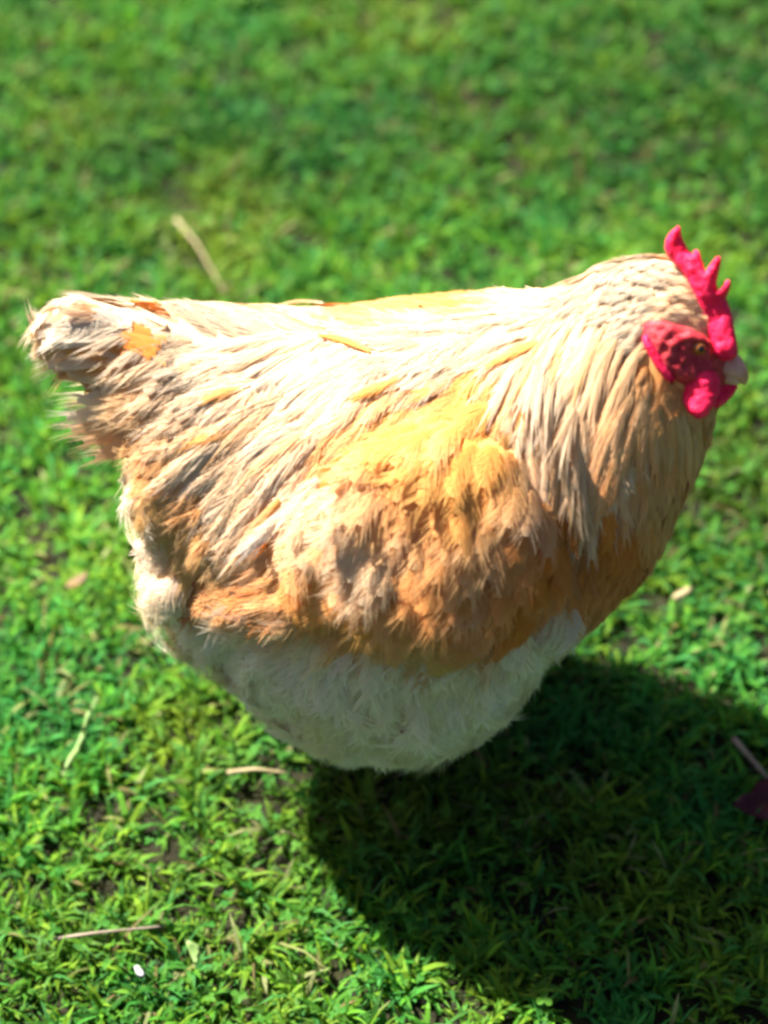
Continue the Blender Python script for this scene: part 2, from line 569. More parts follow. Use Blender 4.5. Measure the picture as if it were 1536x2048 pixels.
# ------------------------------------------------------------------ feathers
def feather(P, D, N, L, W, lift=0.1, curl=0.0, bend=0.0, cb=GLD, ct=CRM, r=rng, nb=14, frizz=0.12, bw=1.0, tipw=0.35, vane=0.72, vlen=0.88):
    """one feather: barbs springing both ways off a bent shaft. returns verts, tris, cols"""
    P, D, N = np.array(P, float), np.array(D, float), np.array(N, float)
    D = D - N * D.dot(N)
    D /= np.linalg.norm(D) + 1e-9
    Bv = np.cross(N, D)
    cb, ct = np.array(cb), np.array(ct)
    n = 2 * nb
    s0 = np.repeat(np.linspace(0.02, 1.0, nb), 2) + r.normal(0, 0.012, n)
    side = np.tile((-1.0, 1.0), nb)
    prof = np.sin(np.clip(0.12 + 0.88 * s0 / 0.7, 0, 1) ** 0.75 * math.pi * 0.9) ** 0.7 + tipw * 0.5 + 0.1
    prof = prof * (0.35 + 0.65 * r.random(n))
    ln = 0.34 + 0.16 * r.random(n)
    s0 = s0 * 0.70
    lat = side * 0.5 * W * prof * (0.8 + 0.35 * r.random(n))
    fz = r.normal(0, frizz, n)
    fl = r.normal(0, frizz, n)
    m = 4
    V = np.zeros((n, m, 2, 3))
    C = np.zeros((n, m, 2, 3))
    jit = 1 + r.normal(0, 0.05, n)
    wbar = 0.00080 * bw
    for k in range(m):
        u = k / (m - 1)
        s = s0 + ln * u
        la = lat * (u ** 0.8) + fl * 0.25 * W * u
        up = lift * L * s - curl * L * s * s - 0.12 * W * (la / (0.5 * W + 1e-9)) ** 2 + fz * 0.25 * W * u
        ctr = P + D * (L * s)[:, None] + N * up[:, None] + Bv * (la + bend * L * s * s)[:, None]
        tg = D * (L * ln)[:, None] + Bv * (lat + 2 * bend * L * s * ln)[:, None]
        tg /= np.linalg.norm(tg, axis=1)[:, None] + 1e-9
        wd = np.cross(np.broadcast_to(N, tg.shape), tg)
        hw = wbar * (0.55 if k == 0 else (1.0 if k == 1 else (0.75 if k == 2 else 0.10))) * 0.5
        V[:, k, 0] = ctr - wd * hw
        V[:, k, 1] = ctr + wd * hw
        mixv = np.clip(s * 0.75 + 0.35 * u * np.abs(lat) / (0.5 * W), 0, 1)[:, None]
        col = (cb * (1 - mixv) + ct * mixv) * jit[:, None]
        C[:, k, 0] = col
        C[:, k, 1] = col
    tri = []
    for k in range(m - 1):
        a = 2 * k
        tri += [(a, a + 3, a + 1), (a, a + 2, a + 3)]
    tri = np.array(tri)
    Tn = (tri[None] + (np.arange(n) * m * 2)[:, None, None]).reshape(-1, 3)
    V, C = V.reshape(-1, 3), C.reshape(-1, 3)
    NR = np.repeat(N[None] + Bv[None] * (side * 0.12 + r.normal(0, 0.07, n))[:, None] + D[None] * r.normal(0.05, 0.05, n)[:, None], m * 2, 0)
    if vane > 0:
        rows = 7
        sv = np.linspace(0.0, 1.0, rows) * vlen
        hwv = 0.5 * W * vane * np.array((0.45, 0.80, 0.98, 1.0, 0.92, 0.66, 0.18))
        vv, cc = [], []
        for i in range(rows):
            for q in (-1, 0, 1):
                la = q * hwv[i]
                up = lift * L * sv[i] - curl * L * sv[i] ** 2 - 0.12 * W * (la / (0.5 * W)) ** 2 - 0.0003
                vv.append(P + D * (L * sv[i]) + N * up + Bv * (la + bend * L * sv[i] ** 2))
                mixv = min(1.0, sv[i] * 0.85 + 0.12 * abs(q))
                cc.append((cb * (1 - mixv) + ct * mixv) * (0.97 if q else 0.93))
        vt = []
        for i in range(rows - 1):
            for q in range(2):
                a = i * 3 + q
                vt += [(a, a + 4, a + 1), (a, a + 3, a + 4)]
        Tn = np.concatenate([Tn, np.array(vt) + len(V)])
        V = np.concatenate([V, np.array(vv)])
        C = np.concatenate([C, np.array(cc)])
        NR = np.concatenate([NR, np.tile(np.array([N - Bv * 0.22, N, N + Bv * 0.22]), (rows, 1))])
    NR /= np.linalg.norm(NR, axis=1)[:, None]
    return V.reshape(-1, 3), Tn, np.clip(C.reshape(-1, 3), 0.01, 0.88), NR

BVHS = [BVH]
def conform(P, d, n, L, off_mid, off_tip):
    """lift and curl that lay a feather on the plumage surface below it"""
    P, n = Vector(P), Vector(n)
    D = Vector(d)
    D = (D - n * D.dot(n)).normalized()
    res = []
    for t, off in ((0.5, off_mid), (1.0, off_tip)):
        q = P + D * (L * t)
        best = -1.0
        for b in BVHS:
            loc, nn, i, ds = b.find_nearest(q, 0.05)
            if loc is not None and (b is BVH or ds < 0.012):
                need = off - (q - loc).dot(nn)
                best = max(best, need)
        res.append(max(-0.5 * L * t, min(0.32 * L * t, best)))
    m, t = res
    return (4 * m - t) / L, (4 * m - 2 * t) / L

class Bag:
    def __init__(self):
        self.v, self.t, self.c, self.m, self.n = [], [], [], [], 0
    def add(self, vtc):
        v, t, c, m = vtc
        self.m.append(m)
        self.v.append(v)
        self.t.append(t + self.n)
        self.c.append(c)
        self.n += len(v)
    def build(self, name, mat, parent):
        return link(name, mesh_np(name, np.concatenate(self.v), np.concatenate(self.t), np.concatenate(self.c), np.concatenate(self.m), smooth=True), mat, parent)

def single(name, vtc, parent):
    return link(name, mesh_np(name, *vtc, smooth=True), M_FEATHER, parent)

def in_poly(x, y, poly):
    c = False
    j = len(poly) - 1
    for i in range(len(poly)):
        xi, yi = poly[i]
        xj, yj = poly[j]
        if (yi > y) != (yj > y) and x < (xj - xi) * (y - yi) / (yj - yi) + xi:
            c = not c
        j = i
    return c

FACE_POLY = [(1285, 640), (1325, 636), (1370, 650), (1412, 680), (1450, 690), (1475, 720), (1462, 772), (1400, 774), (1356, 764), (1326, 744), (1302, 712)]
WING_POLY = [(1005, 800), (1060, 900), (1105, 1000), (1125, 1100), (1085, 1185), (1010, 1245), (930, 1280), (850, 1288), (770, 1262), (690, 1222), (610, 1170), (590, 1110), (650, 1010), (720, 930), (820, 860), (920, 800)]
BELLY_LINE = [(230, 880), (300, 990), (340, 1085), (392, 1180), (415, 1245), (620, 1225), (760, 1275), (850, 1295), (960, 1270), (1080, 1190), (1150, 1180), (1160, 1270), (1500, 1300)]
BLX = np.array([p[0] for p in BELLY_LINE])
BLY = np.array([p[1] for p in BELLY_LINE])

# wing core: a swelling on each flank that the wing feathers lie on
def wing_bulge(px, py):
    cx, cy = 850, 1060
    dx, dy = (px - cx) / 270, (py - cy) / 240
    return max(0.0, 1 - (dx * dx + dy * dy))

# sample the plumage over the body
tri_idx = []
for p in core.polygons:
    vv = list(p.vertices)
    for k in range(1, len(vv) - 1):
        tri_idx.append((vv[0], vv[k], vv[k + 1]))
tri_idx = np.array(tri_idx)
CV = np.array([v[:] for v in core_v])
A, B_, C_ = CV[tri_idx[:, 0]], CV[tri_idx[:, 1]], CV[tri_idx[:, 2]]
nrm = np.cross(B_ - A, C_ - A)
area = np.linalg.norm(nrm, axis=1)
pick = rng.choice(len(area), 26000, p=area / area.sum())
u = rng.random((26000, 2))
fl_ = u.sum(1) > 1
u[fl_] = 1 - u[fl_]
SP = A[pick] + (B_ - A)[pick] * u[:, :1] + (C_ - A)[pick] * u[:, 1:]

grid = {}
def accept(p, r):
    key = tuple(int(math.floor(c / 0.012)) for c in p)
    for i in (-1, 0, 1):
        for j in (-1, 0, 1):
            for k in (-1, 0, 1):
                for q in grid.get((key[0] + i, key[1] + j, key[2] + k), ()):
                    if (q[0] - p[0]) ** 2 + (q[1] - p[1]) ** 2 + (q[2] - p[2]) ** 2 < r * r:
                        return False
    grid.setdefault(key, []).append(tuple(p))
    return True

def nearest_n(p):
    loc, n, i, d = BVH.find_nearest(Vector(p))
    return n

def lerp(a, b, t):
    return np.array(a) * (1 - t) + np.array(b) * t

plum, fluff = Bag(), Bag()
nz = Noise2(21)
for sp in SP:
    P = Vector(sp)
    px, py = near_pix(P)
    if in_poly(px, py, FACE_POLY):
        continue
    belly = py > np.interp(px, BLX, BLY) - 4 + rng.normal(0, 13)
    head = px > 1230 and py < 700
    neck = (not head) and px > 1010 and py < 1010 and px + (1010 - py) * 0.5 > 1080
    tail = px < 330 and py < 900
    if head or (px > 1225 and py < 830):
        r_, L, W = 0.0036, 0.014, 0.007
    elif neck:
        r_, L, W = 0.0062, 0.034, 0.010
    elif belly:
        r_, L, W = 0.0066, 0.030, 0.017
    elif tail:
        r_, L, W = (0.0062, 0.022, 0.011) if px < 200 else (0.0075, 0.034, 0.014)
    else:
        r_, L, W = 0.0072, 0.036, 0.015
    n = nearest_n(sp)
    if not accept(sp, r_):
        continue
    d, c = field(sp)
    if abs(Vector(d).normalized().dot(n)) > 0.86:
        continue
    d = d + rng.normal(0, 0.13, 3)
    L *= 0.8 + 0.45 * rng.random()
    W *= 0.8 + 0.4 * rng.random()
    k = nz(px / 42 + 100, py / 42 + 100)
    tone = 0.9 + 0.14 * rng.random()
    gold = np.array(c) * np.array((0.98, 0.85, 0.66))
    pale = np.array(c) * 0.72 + np.array(CRM) * 0.28
    if belly:
        li, cu = conform(P, d, n, L, 0.0026, 0.0028 + 0.0022 * rng.random())
        vv = feather(P + n * 0.001, d, n, L, W, lift=li, curl=cu, bend=rng.normal(0, .12), cb=np.array(c) * 0.93 * tone,
                     ct=lerp((.84, .71, .48), (.90, .84, .72), np.clip((k - 0.2) * 2.2, 0, 1)) * tone, nb=24, frizz=0.26, bw=0.5, tipw=0.7, vane=0.6, vlen=0.7)
        fluff.add(vv)
        if rng.random() < 0.05:
            d3 = d + rng.normal(0, 0.25, 3)
            li, cu = conform(P, d3, n, L * 1.15, 0.004, 0.005 + 0.003 * rng.random())
            fluff.add(feather(P + n * 0.002, d3, n, L * 1.15, W * 1.25, lift=li, curl=cu, bend=rng.normal(0, .15), cb=np.array(c) * 0.95,
                              ct=lerp((.84, .72, .50), (.89, .83, .72), rng.random()), nb=24, frizz=0.32, bw=0.7, tipw=0.9, vane=0.6, vlen=0.75))
    else:
        mixk = np.clip((k - 0.35) * 1.8, 0, 1)
        ct = (pale * (1 - mixk) + np.array(c) * mixk) * tone
        if tail and n.z < 0.15:
            d = np.array((-1.0, 0, 0.12)) + rng.normal(0, 0.1, 3)
        li, cu = conform(P, d, n, L, 0.0016, 0.0014 + 0.0016 * rng.random())
        vv = feather(P + n * 0.0004, d, n, L, W, lift=li, curl=cu, bend=rng.normal(0, .08), cb=gold * tone, ct=ct,
                     nb=20, frizz=0.15, bw=0.6)
        plum.add(vv)
tag(plum.build('plumage', M_FEATHER, hen), 'buff and cream body feathers', kind='stuff')
tag(fluff.build('belly_fluff', M_FEATHER, hen), 'whitish fluffy belly down', kind='stuff')

# ------------------------------------------------------------------ wings
def mirror(p):
    return Vector((p[0], 2 * yc_of(p[0]) - p[1], p[2]))

def lerp(a, b, t):
    return np.array(a) * (1 - t) + np.array(b) * t

wing_pts = []
gx = np.linspace(560, 1130, 40)
gy = np.linspace(780, 1300, 40)
wv, wc, wid = [], [], {}
for i, x in enumerate(gx):
    for j, y in enumerate(gy):
        if in_poly(x, y, WING_POLY):
            p, n = hit(x, y)
            b = wing_bulge(x, y)
            p = p + n * (0.015 * (1 - (1 - b) ** 2) - 0.0018)
            wid[(i, j)] = len(wv)
            wv.append(p)
            _, c = field(p)
            wc.append(np.array(c) * np.array((0.97, 0.85, 0.70)))
wf = []
for (i, j) in wid:
    q = [(i, j), (i + 1, j), (i + 1, j + 1), (i, j + 1)]
    if all(k in wid for k in q):
        a, b, c, d = [wid[k] for k in q]
        wf += [(a, b, c), (a, c, d)]
def wing_point(px, py):
    p, n = hit(px, py)
    return p + n * (0.015 * (1 - (1 - wing_bulge(px, py)) ** 2) + 0.0006)

def wing_surface(px, py):
    p = wing_point(px, py)
    n = (wing_point(px + 12, py) - wing_point(px - 12, py)).cross(wing_point(px, py - 12) - wing_point(px, py + 12))
    return p, (n.normalized() + hit(px, py)[1]).normalized()

BVHS.append(BVHTree.FromPolygons(wv, wf))
BVHS.append(BVHTree.FromPolygons([mirror(p) for p in wv], [t[::-1] for t in wf]))
low = {k for (i, j), k in wid.items() if gy[j] > 1170}
WINGS = []
for far in (False, True):
    vv = [mirror(p) if far else p for p in wv]
    ff = [t[::-1] for t in wf if all(k in low for k in t)] if far else wf
    wing = link('wing', mesh_np('wing', [v[:] for v in vv], ff, wc, smooth=True), M_SKIN_DOWN, hen)
    bag = Bag()
    r2 = np.random.default_rng(5)
    # rows of coverts, each overlapping the next, then the long folded quills
    cells = []
    for row in range(17):
        for kx in range(18):
            px = 580 + kx * 32 + (row % 2) * 16 + r2.normal(0, 7)
            py = 805 + row * 28 + r2.normal(0, 7)
            if in_poly(px, py, WING_POLY) and not (px < 710 and py > 1180):
                cells.append((px, py))
    for px, py in cells:
        if far and py < 1200:
            continue
        p, n = wing_surface(px, py)
        d, c = field(p)
        cc = np.array(c)
        kk = nz(px / 60 + 10, py / 60 + 33)
        tone = 0.94 + 0.14 * r2.random()
        ct = lerp(cc, CRM, 0.45 * np.clip((kk - 0.3) * 1.7, 0, 1)) * tone
        cb = cc * np.array((0.98, 0.84, 0.62)) * tone
        d = d + r2.normal(0, 0.08, 3)
        L = 0.030 + 0.014 * r2.random()
        if far:
            p = mirror(p)
            n = Vector((n.x, -n.y, n.z))
            d = np.array((d[0], -d[1], d[2]))
        li, cu = conform(p, d, n, L, 0.0030, 0.0028 + 0.0008 * r2.random())
        single('wing_feather', feather(p, d, n, L, 0.020 + 0.004 * r2.random(), lift=li, curl=cu,
                                       bend=r2.normal(0, 0.07), cb=cb, ct=ct, r=r2, nb=30, frizz=0.08, bw=0.55, tipw=0.6, vane=0.7, vlen=0.85), wing)
    WINGS.append(wing)

# ------------------------------------------------------------------ hackle, saddle and tail feathers
r3 = np.random.default_rng(9)
TOPX, TOPY = SA[:, 0], SA[:, 1]
def path_feather(name, px0, py0, px1, py1, W, out0, out1, cb, ct, parent=hen, bend=None, far=False, nb=22, lift=0.1, curl=0.1, frizz=0.10, bw=1.0, tipw=0.35, vane=0.72, vlen=0.88):
    py0 = max(py0, np.interp(px0, TOPX, TOPY) + 40)
    py1 = max(py1, np.interp(px1, TOPX, TOPY) + 30)
    p0, n0 = hit(px0, py0)
    p1, n1 = hit(px1, py1)
    n = (n0 + n1).normalized()
    a = p0 + n0 * out0
    b = p1 + n1 * out1
    d = b - a
    L = d.length
    n = (n - d.normalized() * n.dot(d.normalized())).normalized()
    bend = r3.normal(0, .06) if bend is None else bend
    if far:
        a = mirror(a)
        n = Vector((n.x, -n.y, n.z))
        d = Vector((d.x, -d.y, d.z))
        bend = -bend
    lift, curl = conform(a, d, n, L, (out0 + out1) * 0.5 + 0.002, out1)
    return single(name, feather(a, d, n, L, W, lift=lift, curl=curl, bend=bend, cb=cb, ct=ct, r=r3, nb=nb, frizz=frizz, bw=bw, tipw=tipw, vane=vane, vlen=vlen), parent)

HACK = []   # long pale neck feathers, root and tip in the photo
for k in range(24):
    t = k / 23
    HACK.append((lerp((1100, 640), (1300, 770), t), lerp((985, 830), (1225, 980), t)))
for k in range(26):
    t = k / 25
    HACK.append((lerp((1060, 720), (1270, 850), t), lerp((1010, 960), (1200, 1040), t)))
for k in range(20):
    t = k / 19
    HACK.append((lerp((1140, 600), (1290, 700), t), lerp((1030, 740), (1200, 890), t)))
for k in range(16):
    t = k / 15
    HACK.append((lerp((1080, 860), (1200, 920), t), lerp((1040, 1030), (1210, 1060), t)))
for k in range(16):
    t = k / 15
    HACK.append((lerp((1290, 790), (1420, 860), t), lerp((1270, 960), (1400, 980), t)))
for far in (False, True):
    for (a, b) in HACK:
        if far and (a[1] < np.interp(a[0], TOPX, TOPY) + 270 or a[0] > 1270):
            continue
        a = a + r3.normal(0, 9, 2)
        b = b + r3.normal(0, 14, 2)
        tone = 0.92 + 0.18 * r3.random()
        right = np.clip((a[0] + 0.35 * (a[1] - 760) - 1150) / 150, 0, 1)
        ct = lerp(lerp(CRM, WHT_DIM, 0.5), lerp(BUF, ORG, 0.3), right) * tone
        if r3.random() < 0.22:
            ct = lerp(ct, GLD, 0.7)
        cb = lerp(CRM, GLD, 0.35 + 0.4 * r3.random()) * tone
        path_feather('hackle_feather', a[0], a[1], b[0], b[1], 0.0070 + 0.003 * r3.random(), 0.0012, 0.0017, cb, ct,
                     bend=0.10 + r3.normal(0, .05), far=far, nb=20, lift=0.16, curl=0.17, frizz=0.12, bw=0.8)

SADD = []
for k in range(20):
    t = k / 19
    SADD.append((lerp((760, 760), (640, 640), t), lerp((600, 930), (380, 720), t)))
for k in range(18):
    t = k / 17
    SADD.append((lerp((680, 860), (480, 700), t), lerp((500, 1010), (250, 760), t)))
for k in range(18):
    t = k / 17
    SADD.append((lerp((640, 930), (400, 760), t), lerp((490, 1090), (190, 840), t)))
for k in range(14):
    t = k / 13
    SADD.append((lerp((560, 960), (420, 850), t), lerp((440, 1110), (270, 930), t)))
for far in (False, True):
    for (a, b) in SADD:
        if far and a[1] < 800:
            continue
        a = a + r3.normal(0, 14, 2)
        b = b + r3.normal(0, 16, 2)
        tone = 0.92 + 0.18 * r3.random()
        ct = lerp(CRM, (0.86, 0.77, 0.64), r3.random()) * tone
        if r3.random() < 0.2:
            ct = lerp(ct, GLD, 0.6)
        cb = lerp(CRM, GLD, 0.15 + 0.35 * r3.random()) * tone
        path_feather('saddle_feather', a[0], a[1], b[0], b[1], 0.011 + 0.005 * r3.random(), 0.0012, 0.0018, cb, ct, far=far,
                     nb=22, lift=0.16, curl=0.16, frizz=0.14, bw=0.85, tipw=0.3)
    # two pale tips hanging over the back of the wing
    path_feather('saddle_feather', 590, 1010, 478, 1108, 0.013, 0.005, 0.008, CRM, (0.84, 0.80, 0.74), far=far, nb=24)
    path_feather('saddle_feather', 560, 1000, 455, 1132, 0.012, 0.004, 0.006, GLD, CRM, far=far, nb=24)
    path_feather('saddle_feather', 640, 960, 540, 1062, 0.013, 0.005, 0.008, CRM, CRM, far=far, nb=24)

# deep orange feathers between pale ones; behind the wing they colour in crease shade
for far in (False, True):
    for x0, y0, x1, y1, w, c1, c2 in ((1090, 735, 1040, 860, .0085, ORG, GLD), (1080, 750, 1052, 845, .008, ORG, ORG), (1040, 880, 1026, 1010, .011, GLD, ORG), (1010, 860, 990, 980, .010, GLD, GLD),
                                      (1150, 1010, 1140, 1100, .012, ORG, DKO), (1120, 1020, 1100, 1120, .012, ORG, DKO), (1220, 1010, 1215, 1110, .012, ORG, ORG),
                                      (1100, 680, 965, 728, .008, GLD, GLD), (740, 706, 628, 676, .007, GLD, ORG), (800, 760, 700, 815, .008, GLD, ORG),
                                      (700, 905, 560, 1035, .009, ORG, DKO), (720, 900, 610, 1020, .008, ORG, ORG), (640, 1010, 500, 1105, .008, DKO, ORG), (500, 780, 380, 815, .008, BUF, GLD), (480, 860, 350, 905, .009, BUF, GLD)):
        if far and y0 < 900:
            continue
        path_feather('accent_feather', x0, y0, x1, y1, w, 0.0022, 0.0026, c1, c2, far=far, nb=20, frizz=0.10, bw=0.7)

# pale feathers along the rear edge of the wing
for far in (False,):
    for k, (x0, y0, x1, y1) in enumerate(((770, 925, 655, 1060), (745, 950, 625, 1095), (725, 985, 610, 1130), (760, 960, 668, 1090), (700, 1030, 606, 1150))):
        path_feather('wing_feather', x0, y0, x1, y1, 0.013, 0.0030, 0.0042, CRM, (0.86, 0.76, 0.64), parent=WINGS[int(far)], far=far, nb=24, frizz=0.09, bw=0.8, bend=-0.03)

# folded flight feathers showing behind the wing as a rounded bar
for far in (False, True):
    for k in range(7):
        t = k / 6
        a = lerp((660, 1135), (720, 1225), t) + r3.normal(0, 4, 2)
        b = lerp((412, 1178), (470, 1245), t) + r3.normal(0, 7, 2)
        tone = 0.9 + 0.2 * r3.random()
        path_feather('flight_feather', a[0], a[1], b[0], b[1], 0.012, 0.0012, 0.0020, lerp(ORG, BUF, 0.3) * tone, lerp(BUF, CRM, 0.55 - 0.5 * t) * tone,
                     parent=WINGS[int(far)], far=far, nb=26, frizz=0.14, bw=0.8, tipw=0.5, vane=0.6, vlen=0.85, bend=0.05)

# tail: broad pale plumes lying over the tail core, their tips curving down past its end
TW = (0.88, 0.79, 0.65)
TAILS = [
    (330, 650, 92, 640, CRM, TW), (320, 655, 84, 660, CRM, TW), (330, 690, 88, 696, ORG, TW), (300, 640, 100, 628, CRM, TW), (260, 640, 84, 655, CRM, TW),
    (320, 700, 170, 690, ORG, GLD), (310, 715, 190, 705, ORG, ORG), (300, 725, 150, 712, ORG, BUF), (330, 740, 130, 730, BUF, CRM),
    (340, 760, 200, 765, CRM, CRM), (350, 790, 225, 800, CRM, TW),
    (280, 650, 96, 640, WHT_DIM, TW), (240, 630, 110, 622, WHT_DIM, TW),
    (300, 680, 130, 672, ORG, GLD), (280, 695, 125, 690, ORG, GLD), (300, 710, 150, 705, ORG, ORG), (260, 690, 110, 700, ORG, CRM),
]
for far in (False, True):
    for x0, y0, x1, y1, cb, ct in TAILS:
        path_feather('tail_feather', x0, y0, x1, y1, 0.018 + 0.004 * r3.random(), 0.0022, 0.0026, cb, ct, far=far, nb=28, frizz=0.04, bw=0.6,
                     bend=(0.11 if y0 < 700 else 0.04) + r3.normal(0, 0.02), tipw=0.3, vane=0.95, vlen=0.96)

# lower tier of loose tail feathers standing clear of the body
def mid_plane(px, py):
    d = ray(px, py)
    return CAMPOS + d * (-CAMPOS.y / d.y)
for sgn in (-1, 1):
    for x0, y0, x1, y1, cb, ct, dr in ((330, 780, 150, 782, CRM, TW, .03), (330, 800, 128, 812, CRM, TW, .05), (330, 815, 140, 838, GLD, CRM, .04), (340, 830, 165, 862, BUF, CRM, .04), (350, 850, 200, 885, BUF, CRM, .03)):
        a, b = mid_plane(x0, y0), mid_plane(x1, y1)
        off = sgn * (0.012 + 0.006 * r3.random())
        a = a + Vector((0, off * 1.4, -off * 0.9))
        b = b + Vector((0, off * 0.7, -off * 0.5))
        n = Vector((0, sgn, 0.5)).normalized()
        single('tail_feather', feather(a, b - a, n, (b - a).length, 0.017, lift=0.05, curl=0.07, bend=-sgn * dr, cb=cb, ct=ct, r=r3, nb=30, frizz=0.10, bw=0.7, tipw=0.4, vane=0.75, vlen=0.9), hen)

# ------------------------------------------------------------------ head: comb, face, wattles, beak, eyes
def inflate(name, outline, pos, thick, mat, parent, step=6.0, power=0.5, rim=14.0, wob=0.0):
    """closed soft blade from a 2D outline; pos(x,y) -> (point, normal)"""
    pts = [Vector(p) for p in outline]
    # resample the rim
    rimp = []
    for i in range(len(pts)):
        a, b = pts[i], pts[(i + 1) % len(pts)]
        k = max(1, int((b - a).length / step))
        for q in range(k):
            rimp.append(a.lerp(b, q / k))
    nr = len(rimp)
    def dist(p):
        best = 1e9
        for i in range(nr):
            a, b = rimp[i], rimp[(i + 1) % nr]
            ab = b - a
            t = max(0, min(1, (p - a).dot(ab) / max(ab.length_squared, 1e-9)))
            best = min(best, (p - (a + ab * t)).length)
        return best
    xs_ = [p.x for p in pts]
    ys_ = [p.y for p in pts]
    inner = []
    poly = [(p.x, p.y) for p in rimp]
    y = min(ys_)
    row = 0
    while y < max(ys_):
        x = min(xs_) + (step / 2 if row % 2 else 0)
        while x < max(xs_):
            if in_poly(x, y, poly) and dist(Vector((x, y))) > step * 0.45:
                inner.append(Vector((x, y)))
            x += step
        y += step * 0.87
        row += 1
    allp = rimp + inner
    res = delaunay_2d_cdt([Vector((p.x, p.y)) for p in allp], [], [list(range(nr))], 1, 1e-5)
    P2, tris = res[0], [f for f in res[2]]
    n2 = len(P2)
    hh = []
    for p in P2:
        dd = dist(p)
        hh.append(0.0 if dd < 0.3 else min(1.0, dd / rim) ** power)
    V, F = [], []
    back = {}
    rr = Noise2(3)
    for i, p in enumerate(P2):
        c, nn = pos(p.x, p.y)
        w = 1 + wob * (float(rr(p.x / 9, p.y / 9)) - 0.5)
        V.append(c + nn * (thick * 0.5 * hh[i] * w))
    for i, p in enumerate(P2):
        if hh[i] == 0:
            back[i] = i
        else:
            c, nn = pos(p.x, p.y)
            back[i] = len(V)
            V.append(c - nn * (thick * 0.5 * hh[i]))
    for f in tris:
        for k in range(1, len(f) - 1):
            F.append((f[0], f[k], f[k + 1]))
            F.append((back[f[0]], back[f[k + 1]], back[f[k]]))
    me = bpy.data.meshes.new(name)
    me.from_pydata([v[:] for v in V], [], F)
    bm = bmesh.new()
    bm.from_mesh(me)
    bmesh.ops.recalc_face_normals(bm, faces=bm.faces)
    bm.to_mesh(me)
    bm.free()
    for p in me.polygons:
        p.use_smooth = True
    return link(name, me, mat, parent)

M_COMB = material('red_comb', rough=0.6, spec=0.22, sss=0.45, noise=(150, (0.72, 0.006, 0.050), (0.90, 0.020, 0.100)), bump=(420, 0.55, 0.002))
M_FACE = material('red_face_skin', rough=0.6, spec=0.3, sss=0.25, noise=(170, (0.34, 0.007, 0.020), (0.50, 0.045, 0.050)), bump=(600, 0.5, 0.0015))
M_BEAK = material('horn_beak', rough=0.4, spec=0.4, noise=(120, (0.52, 0.20, 0.13), (0.66, 0.32, 0.23)))
M_EYE = material('amber_eye', rough=0.08, spec=0.6, color=(0.30, 0.09, 0.012))
M_PUPIL = material('black_pupil', rough=0.05, spec=0.6, color=(0.004, 0.004, 0.004))
M_LEG = material('pink_leg_scale', rough=0.6, noise=(200, (0.45, 0.26, 0.14), (0.60, 0.38, 0.24)), bump=(300, 0.6, 0.002))

COMB = [(1329, 496), (1331, 480), (1338, 467), (1349, 457), (1357, 451), (1362, 458), (1363, 470), (1369, 486), (1378, 502), (1386, 508), (1388, 500), (1394, 499), (1400, 506), (1405, 524), (1411, 543), (1417, 534),
        (1426, 521), (1434, 513), (1441, 513), (1442, 524), (1437, 545), (1433, 566), (1436, 580), (1444, 573), (1451, 562), (1458, 559), (1462, 568), (1459, 582), (1452, 598), (1460, 615), (1466, 640), (1471, 668), (1475, 695), (1474, 712), (1462, 722), (1444, 722), (1430, 710),
        (1420, 690), (1409, 662), (1399, 630), (1388, 592), (1376, 562), (1360, 540), (1344, 524), (1334, 511)]
b0, _ = hit(1356, 545)
b1, _ = hit(1428, 700)
qb0, qb1 = depth_q(b0), depth_q(b1)
e1 = Vector((1428 - 1356, 700 - 545))
e1n = e1.normalized()
e2n = Vector((e1n.y, -e1n.x))
def comb_pos(x, y):
    d = Vector((x - 1356, y - 545))
    t = d.dot(e1n) / e1.length
    h = d.dot(e2n)
    q = qb0 + (qb1 - qb0) * t + 0.004 + 0.35 * S * h + 0.0015 * math.sin(t * 7)
    return at(x, y, q), (-VIEW + Vector((-0.35, 0, 0.1))).normalized()
inflate('comb', COMB, comb_pos, 0.0085, M_COMB, hen, step=6.5, rim=15, wob=0.5)

